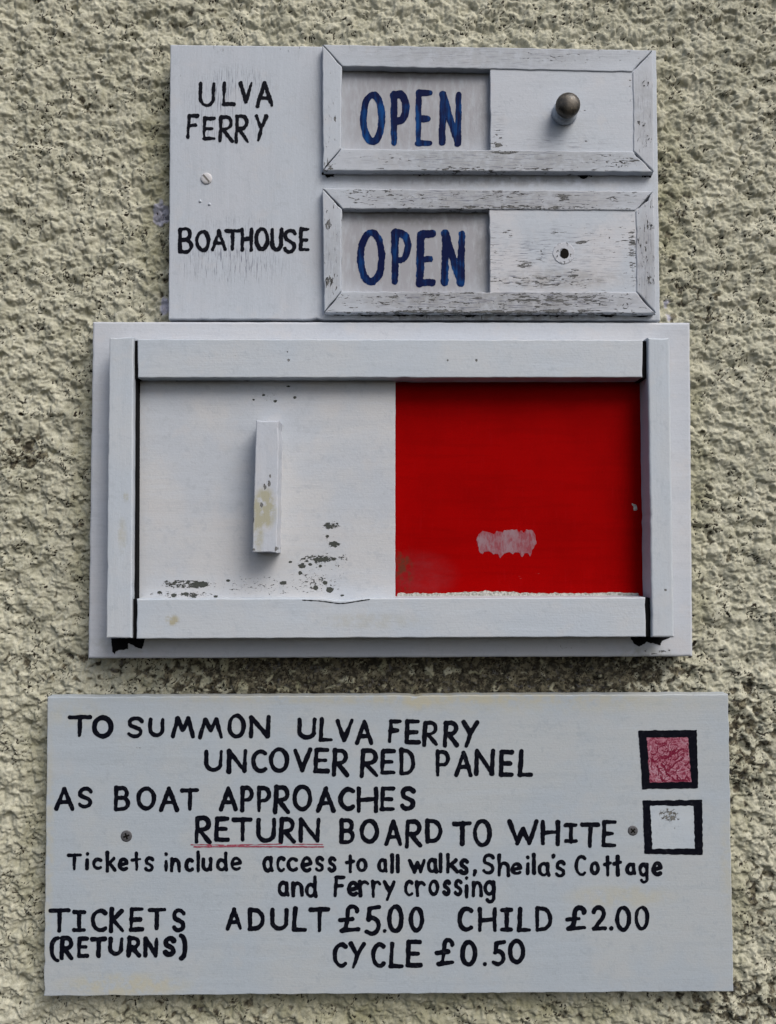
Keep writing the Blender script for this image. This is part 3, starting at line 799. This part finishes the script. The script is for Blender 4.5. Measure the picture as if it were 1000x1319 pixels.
m_han = painted_wood('handle_paint', 'z', h=HH, base=(0.47, 0.505, 0.565), warm=(0.54, 0.535, 0.54), thr=0.77, stains=[(341, 655, 20, 34, 1.5), (332, 690, 10, 30, .8)], stain_col=(0.36, 0.345, 0.235),
    chips=[(341, 626, 3.5, 6, .35), (347, 623, 3, 7, .38), (337, 651, 3, 5, .4), (343, 640, 12, 18, 0.14), (326, 640, 2.5, 5, .45), (326, 670, 2.5, 6, .45), (328, 548, 2.5, 16, .42), (327, 708, 3, 2.5, .4), (355.5, 707, 2.5, 5, .4), (348, 613, 2, 4, .35)], seed=16.0, chip_sc=(200, 420))
hnd = slab('handle', [(330, 541), (359.5, 542), (357, 712.5), (325, 711.5)], HH, 0.0265, m_han, pan, bev=0.0011, wob=0.0003, label='square wooden bar with a worn, yellowed middle')
# rails
def rail_mat(nm, ax, seed, chips=(), stains=()):
    return painted_wood(nm, ax, h=HR, base=(0.455, 0.505, 0.565), warm=(0.51, 0.53, 0.55), thr=0.80, chips=chips, stains=stains, seed=seed, chip_sc=(300, 420), grain=0.4)
tr = slab('rail', [(177, 436.5), (828.5, 437.5), (828, 486), (177.5, 486.5)], HR, H2, rail_mat('top_rail_paint', 'x', 21, [(614, 464, 3, 3, .4), (577, 464, 2.5, 2, .4), (372, 464, 3, 3, .4), (371, 453, 3, 2, .35), (815, 480, 8, 4, .15), (304, 458, 3, 2, .3), (400, 484, 200, 3, .09)]), sig, bev=0.0010, label='top rail of the frame')
br_ = slab('rail', [(176, 771.5), (832, 769.5), (832.5, 820.5), (175.5, 823)], HR, H2, rail_mat('bottom_rail_paint', 'x', 23, [(285, 822, 60, 2, .1)], [(222, 799, 12, 9, 1.1), (480, 800, 90, 14, .25)]), sig, bev=0.0011, label='bottom rail of the frame, split along its top edge', nicks=[(0, 0.405, 0.02, 0.0022)])
slab('rail', [(141, 434.5), (172, 434), (169.5, 822), (136.5, 822)], HS, H2, rail_mat('left_rail_paint', 'z', 25, [(139, 553, 3, 5, .45)], [(163, 640, 5, 9, .6), (158, 690, 8, 30, .4)]), sig, bev=0.0012, label='left upright of the frame')
slab('rail', [(834.5, 434.5), (863, 434.5), (869, 821), (840, 821)], HS, H2, rail_mat('right_rail_paint', 'z', 27, [(857, 760, 2.5, 2.5, .5), (862, 430, 6, 3, .2)]), sig, bev=0.0018, label='right upright of the frame')
# hair crack in the bottom rail
def stroke_fn(pts, r, seed, amp=0.4):
    return lambda GX, GY: seg_dist(GX, GY, pts, r) + amp * vnoise(GX / 4, GY / 4, seed)
field_mesh('split', (385, 764, 480, 782), stroke_fn([(390, 773), (412, 774.2), (428, 776.3), (436, 777.4), (444, 777.2), (460, 774.6), (476, 772.2)], 0.62, 61, 0.35), HR + 0.00015, M['mould'], br_, 0.5)
# black grime under the posts, and in the joints with slot shade painted in
MH = H2 + 0.0004
def pf(poly, seed, amp=1.0):
    return lambda GX, GY: poly_sdf(GX, GY, poly) + amp * vnoise(GX / 3.5, GY / 3.5, seed)
field_mesh('grime', (135, 815, 195, 850), pf([(143, 822), (187, 822), (183, 836), (174, 833), (165, 828), (165, 836), (150, 838), (148, 843), (145, 839), (144, 830)], 71, 0.8), MH, M['mould'], sig, 0.8, label='black grime under the foot of the left upright')
field_mesh('grime', (800, 812, 880, 850), pf([(812, 820), (872, 819), (862, 822), (853, 826), (851, 831), (843, 829), (834, 827), (824, 833), (817, 829)], 72, 1.0), MH, M['mould'], sig, 0.8, label='black grime under the foot of the right upright')
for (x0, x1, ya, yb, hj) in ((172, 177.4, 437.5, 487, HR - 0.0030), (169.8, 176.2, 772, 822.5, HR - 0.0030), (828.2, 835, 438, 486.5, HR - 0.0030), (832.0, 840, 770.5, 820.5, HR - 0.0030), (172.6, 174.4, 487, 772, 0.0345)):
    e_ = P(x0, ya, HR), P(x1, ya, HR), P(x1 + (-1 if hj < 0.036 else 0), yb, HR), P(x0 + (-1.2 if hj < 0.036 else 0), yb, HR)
    slab3('joint_shade_grime', list(e_), hj, H2 + 0.0002, M['mould'], sig, bev=0.0001, wob=0)  # black fill of the slots: joint grime with their deep shade painted in
field_mesh('black_line', (176, 484, 509, 496), ragged_line(177, 509, 486.6, 486.6, 3.4, 181), 0.0266, M['mould'], pan, 0.7, label='black mould along the top of the white slide')
# glue patch, ragged pale strip and a paint flake on the red
RH = H2 + 0.0020 + 0.00015
pts = [(617, 688), (622, 684), (632, 686), (637, 689), (640, 684), (648, 686), (650, 683), (666, 682), (669, 686), (672, 683), (675, 687), (678, 682), (686, 683), (690, 690), (691, 700), (686, 708), (683, 717), (680, 712), (676, 713), (673, 718), (669, 712), (664, 711), (661, 714), (657, 711), (650, 713), (644, 719), (641, 713), (636, 714), (630, 710), (624, 711), (622, 714), (618, 711), (616, 702), (614, 695)]
field_mesh('glue_patch', (608, 676, 698, 724), pf(pts, 81, 0.6), RH, M['residue'], sig, 0.7, label='pale ragged patch on the red paint')
field_mesh('paint_flake', (808, 640, 828, 662), pf([(814, 648), (820, 650), (821, 657), (817, 658), (816, 653)], 82, 0.9), RH, M['pale_paint'], sig, 0.5)
def strip(GX, GY):
    up = 764.2 - 3.0 * np.clip(1 - np.abs(GX - 630) / 60, 0, 1) - 1.2 * np.clip(1 - np.abs(GX - 790) / 35, 0, 1) + 1.3 * vnoise(GX / 9, GX * 0, 83) + 0.7 * vnoise(GX / 3, GX * 0, 84)
    return np.maximum(np.maximum(up - GY, GY - 776), np.maximum(512 - GX, GX - 823))
field_mesh('worn_edge', (508, 755, 828, 779), strip, RH, M['pale_paint'], sig, 0.9, label='ragged pale edge where the red paint stops')

# ================================================================== 3. the notice board
H3 = 0.012
no = thing('notice_board', P(500, 1281, 0.0), 'lower white notice board lettered TO SUMMON ULVA FERRY with ticket prices', 'notice board')
m_no = painted_wood('notice_board_paint', 'x', h=H3, base=(0.385, 0.435, 0.485), warm=(0.43, 0.455, 0.465), thr=0.84, mott=0.7, grain=0.25,
    chips=[(75, 899, 16, 3, 0.22), (178, 964, 6, 2, .32), (535, 896, 12, 3, .3), (905, 896, 30, 3, .2), (64, 1238, 6, 5, .2), (66, 1279, 12, 4, .2), (930, 1185, 14, 10, .12), (862, 1052, 16, 10, 0.17), (855, 1049, 10, 6, .08), (500, 1279, 430, 3, .08)],
    stains=[(800, 1155, 90, 20, .5), (500, 900, 430, 10, .5), (62, 1090, 10, 190, .5), (160, 1270, 110, 22, 0.75), (95, 920, 60, 26, .3), (700, 905, 300, 20, .35), (940, 1110, 16, 90, .4), (540, 905, 20, 14, .5)], stain_col=(0.45, 0.43, 0.33), seed=31.0, chip_sc=(300, 500))
slab('board', [(61, 898), (938.5, 894.5), (945.5, 1277.5), (56, 1283.5)], H3, 0.0, m_no, no, bev=0.0009, wob=0.0004, nicks=[(0, 0.54, 0.006, 0.0009), (3, 0.12, 0.002, 0.0012), (3, 0.02, 0.004, 0.001), (2, 0.7, 0.01, 0.0006)])
NH = H3 + 0.00018
K = M['black_paint']
A = (40, 880, 3.125); B = (340, 880, 3.125); C = (640, 880, 3.125)
def W(txt, boxes, z):
    return [(c, *b, z) for c, b in zip(txt, boxes)]
letters(W('TOSUMMON', [(147, 245, 128, 220), (247, 332, 130, 222), (380, 455, 133, 224), (472, 540, 137, 218), (562, 662, 133, 223), (672, 774, 138, 225), (790, 865, 122, 223), (878, 967, 128, 222)], A)
      + W('ULVAFERRY', [(134, 213, 138, 228), (220, 280, 136, 238), (288, 362, 142, 238), (367, 443, 147, 250), (497, 557, 145, 243), (567, 631, 147, 245), (638, 704, 150, 256), (720, 786, 152, 259), (795, 868, 150, 262)], B), None, 5.0, NH, K, no, 'TO SUMMON ULVA FERRY', 'black')
letters(W('UNC', [(697, 775, 265, 357), (787, 872, 265, 362), (886, 952, 265, 362)], A)
      + W('OVERREDPANE', [(22, 104, 256, 360), (118, 195, 261, 358), (200, 265, 262, 362), (273, 344, 262, 378), (385, 462, 262, 380), (468, 531, 265, 370), (543, 610, 260, 373), (688, 752, 267, 378), (766, 842, 270, 378), (846, 933, 266, 374), (947, 1008, 270, 377)], B)
      + W('L', [(85, 148, 263, 377)], C), None, 5.0, NH, K, no, 'UNCOVER RED PANEL', 'black')
letters(W('ASBOATAP', [(92, 175, 418, 516), (183, 251, 417, 507), (331, 400, 412, 517), (423, 503, 416, 515), (515, 597, 417, 519), (600, 680, 420, 517), (755, 832, 415, 516), (840, 898, 412, 521)], A)
      + W('PROACHES', [(-30, 30, 413, 523), (37, 108, 410, 527), (114, 195, 408, 516), (209, 290, 416, 522), (301, 368, 417, 512), (374, 461, 414, 523), (467, 530, 416, 516), (545, 613, 416, 516)], B), None, 5.1, NH, K, no, 'AS BOAT APPROACHES', 'black')
letters(W('RET', [(658, 728, 535, 648), (736, 800, 537, 639), (808, 893, 540, 638)], A)
      + W('URNBOARDTO', [(-32, 50, 540, 642), (60, 130, 538, 647), (139, 230, 541, 644), (303, 369, 544, 648), (386, 465, 544, 646), (484, 558, 550, 658), (567, 638, 547, 665), (646, 720, 546, 648), (758, 838, 556, 658), (842, 919, 546, 661)], B)
      + W('WHITE', [(42, 168, 549, 653), (177, 256, 551, 656), (270, 328, 562, 646), (336, 416, 559, 666), (422, 485, 551, 661)], C), None, 5.1, NH, K, no, 'RETURN BOARD TO WHITE', 'black')
a = (80, 1090, 5.0); b = (270, 1090, 5.0); c = (460, 1090, 5.0); d = (600, 1090, 3.846)
letters(W('Ticketsinclu', [(30, 130, 45, 158), (144, 180, 38, 158), (193, 265, 75, 155), (275, 352, 30, 172), (358, 435, 75, 162), (440, 515, 38, 165), (525, 597, 65, 170), (655, 686, 40, 167), (693, 768, 72, 172), (788, 852, 75, 168), (862, 892, 28, 172), (898, 972, 72, 166)], a)
      + W('deaccesst', [(40, 120, 35, 164), (132, 215, 65, 160), (340, 415, 65, 168), (427, 492, 65, 172), (498, 573, 68, 166), (585, 667, 65, 170), (673, 742, 65, 172), (757, 820, 65, 168), (873, 940, 55, 178)], b)
      + W('oallwalks,Sh', [(-5, 70, 75, 170), (130, 202, 78, 174), (212, 242, 45, 176), (250, 277, 50, 176), (330, 445, 80, 178), (450, 524, 78, 176), (525, 553, 43, 176), (570, 657, 46, 180), (655, 724, 80, 187), (742, 775, 148, 198), (802, 893, 48, 186), (903, 987, 45, 198)], c)
      + W("eila'sCottage", [(220, 284, 80, 144), (297, 319, 45, 144), (328, 350, 35, 144), (358, 421, 78, 152), (425, 445, 38, 64), (438, 498, 68, 156), (540, 600, 45, 152), (614, 666, 75, 144), (680, 726, 45, 151), (728, 778, 45, 153), (793, 847, 82, 145), (855, 910, 80, 186), (922, 980, 75, 148)], d),
      None, 4.7, NH, K, no, "Tickets include access to all walks, Sheila's Cottage", 'small black', 0.25)
letters(W('andFe', [(437, 520, 225, 326), (525, 608, 225, 330), (614, 697, 188, 336), (797, 879, 190, 330), (885, 967, 226, 326)], b)
      + W('rrycrossing', [(2, 85, 215, 330), (88, 160, 215, 338), (165, 252, 218, 356), (303, 369, 215, 326), (370, 448, 220, 330), (458, 531, 215, 323), (547, 607, 215, 321), (619, 684, 210, 323), (691, 722, 195, 337), (737, 812, 222, 330), (814, 898, 218, 371)], c), None, 4.9, NH, K, no, 'and Ferry crossing', 'small black', 0.25)
e = (50, 1160, 5.0); f = (280, 1160, 3.571); g = (560, 1160, 3.448)
letters(W('TICKETS', [(60, 207, 48, 208), (215, 307, 62, 204), (335, 443, 53, 206), (452, 553, 40, 208), (580, 680, 42, 201), (698, 822, 46, 194), (850, 948, 52, 208)], e)
      + W('ADULT£5.00', [(38, 118, 31, 139), (136, 218, 32, 141), (243, 329, 34, 139), (343, 412, 27, 146), (421, 519, 30, 150), (555, 657, 17, 152), (677, 755, 22, 165), (759, 782, 130, 153), (782, 858, 20, 153), (882, 953, 26, 147)], f)
      + W('CHILD£2.00', [(102, 173, 27, 139), (192, 276, 29, 143), (290, 351, 32, 139), (366, 431, 29, 141), (444, 524, 27, 141), (579, 676, 24, 139), (696, 766, 24, 138), (774, 796, 112, 138), (802, 874, 21, 139), (887, 956, 22, 136)], g), None, 5.0, NH, K, no, 'TICKETS ADULT £5.00 CHILD £2.00', 'black')
letters(W('(RETURNS)', [(68, 136, 228, 402), (134, 226, 228, 386), (245, 326, 234, 369), (332, 440, 234, 369), (447, 549, 236, 360), (565, 660, 227, 371), (672, 774, 234, 370), (798, 886, 229, 363), (902, 958, 212, 386)], e)
      + W('CYCLE', [(530, 600, 191, 309), (604, 684, 191, 318), (709, 776, 192, 311), (789, 859, 191, 313), (867, 944, 179, 308)], f)
      + W('£0.50', [(2, 91, 165, 294), (114, 189, 174, 293), (208, 238, 268, 300), (254, 319, 177, 291), (327, 404, 172, 286)], g), None, 5.1, NH, K, no, '(RETURNS) CYCLE £0.50', 'black')
def ul(GX, GY):
    v = seg_dist(GX, GY, [(246, 1088.2), (300, 1088.6), (360, 1087.4), (416, 1087.8)], 0.55)
    v = np.minimum(v, seg_dist(GX, GY, [(250, 1091), (300, 1090.4), (360, 1090.8), (417, 1091)], 1.0))
    return v + 0.5 * vnoise(GX / 7, GY / 3, 91)
field_mesh('underline', (240, 1082, 422, 1096), ul, NH + 0.0001, M['pencil'], no, 0.7, label='dull red double line under RETURN')
S = lambda L: [(810 + x / 7.33, 930 + y / 7.33) for x, y in L]
def box(outer, inner, sd):
    return lambda GX, GY: np.maximum(poly_sdf(GX, GY, outer) , -poly_sdf(GX, GY, inner)) + 0.75 * vnoise(GX / 8, GY / 5, sd) + 0.2 * vnoise(GX / 2, GY / 2, sd)
ro, ri = S([(92, 80), (645, 76), (657, 628), (132, 634)]), S([(172, 148), (562, 145), (594, 566), (202, 573)])
wo, wi = S([(134, 742), (695, 735), (703, 1258), (152, 1246)]), S([(205, 790), (615, 792), (627, 1198), (226, 1198)])
field_mesh('square_outline', (815, 933, 906, 1024), box(ro, ri, 95), NH + 0.0001, K, no, 0.8, label='thick black outline round the red square')
field_mesh('square_outline', (820, 1024, 912, 1108), box(wo, wi, 96), NH + 0.0001, K, no, 0.8, label='thick black outline of the white square')
field_mesh('red_square', (826, 943, 898, 1014), lambda GX, GY: poly_sdf(GX, GY, ri) - 0.9, NH - 0.00008, M['scribble'], no, 1.0, label='square scribbled in dull red marker')
M['scrib_dark'] = simple('crimson_marker', (0.125, 0.006, 0.024), 0.6, 0.05, 0, 1100, 0, (0.20, 0.03, 0.06))
M['scrib_light'] = simple('thin_marker_showing_white', (0.42, 0.27, 0.32), 0.6, 0.05, 0, 1100, 0, (0.33, 0.13, 0.18))
rs_ = random.Random(5)
def scrib(n, seed, rad):
    r2 = random.Random(seed); st = []
    for _ in range(n):
        x, y = r2.uniform(836, 888), r2.uniform(951, 1005); an = r2.choice([0, 0, 90, 90, 45, -40, 70]) + r2.uniform(-25, 25)
        p = [(x, y)]
        for _k in range(r2.randint(3, 8)):
            an += r2.uniform(-50, 50)
            x += 3.4 * math.cos(R(an)); y += 3.4 * math.sin(R(an)); p.append((x, y))
        st.append((p, r2.uniform(*rad)))
    return lambda GX, GY: np.maximum(np.minimum.reduce([seg_dist(GX, GY, p, r_) for p, r_ in st]) + 0.5 * vnoise(GX / 2.2, GY / 2.2, seed), poly_sdf(GX, GY, ri) + 0.6)
field_mesh('scribble', (826, 943, 898, 1014), scrib(34, 21, (0.35, 0.9)), NH - 0.00003, M['scrib_light'], no, 0.7, kind='stuff')
field_mesh('scribble', (826, 943, 898, 1014), scrib(46, 22, (0.3, 1.25)), NH - 0.00001, M['scrib_dark'], no, 0.7, kind='stuff')
m_ws = painted_wood('white_square_paint', 'x', h=H3, base=(0.43, 0.485, 0.54), warm=(0.48, 0.51, 0.53), thr=0.80, chips=[(861, 1049, 20, 12, 0.22), (866, 1056, 28, 20, .12)], chip_sc=(420, 420), seed=3, chipcol=(.06, .06, .055), fine=0.4)
field_mesh('white_square', (832, 1030, 902, 1100), lambda GX, GY: poly_sdf(GX, GY, wi) - 0.9, NH - 0.00006, m_ws, no, 1.0, label='square painted a cleaner white')
screw(P(163, 1077, H3), 0.0050, no, M['steel'], M['hole'], 20, True, 0.0005, 'left screw, dull grey')
screw(P(815.5, 1070, H3), 0.0044, no, M['steel'], M['hole'], 45, True, 0.0005, 'right screw, dull grey')
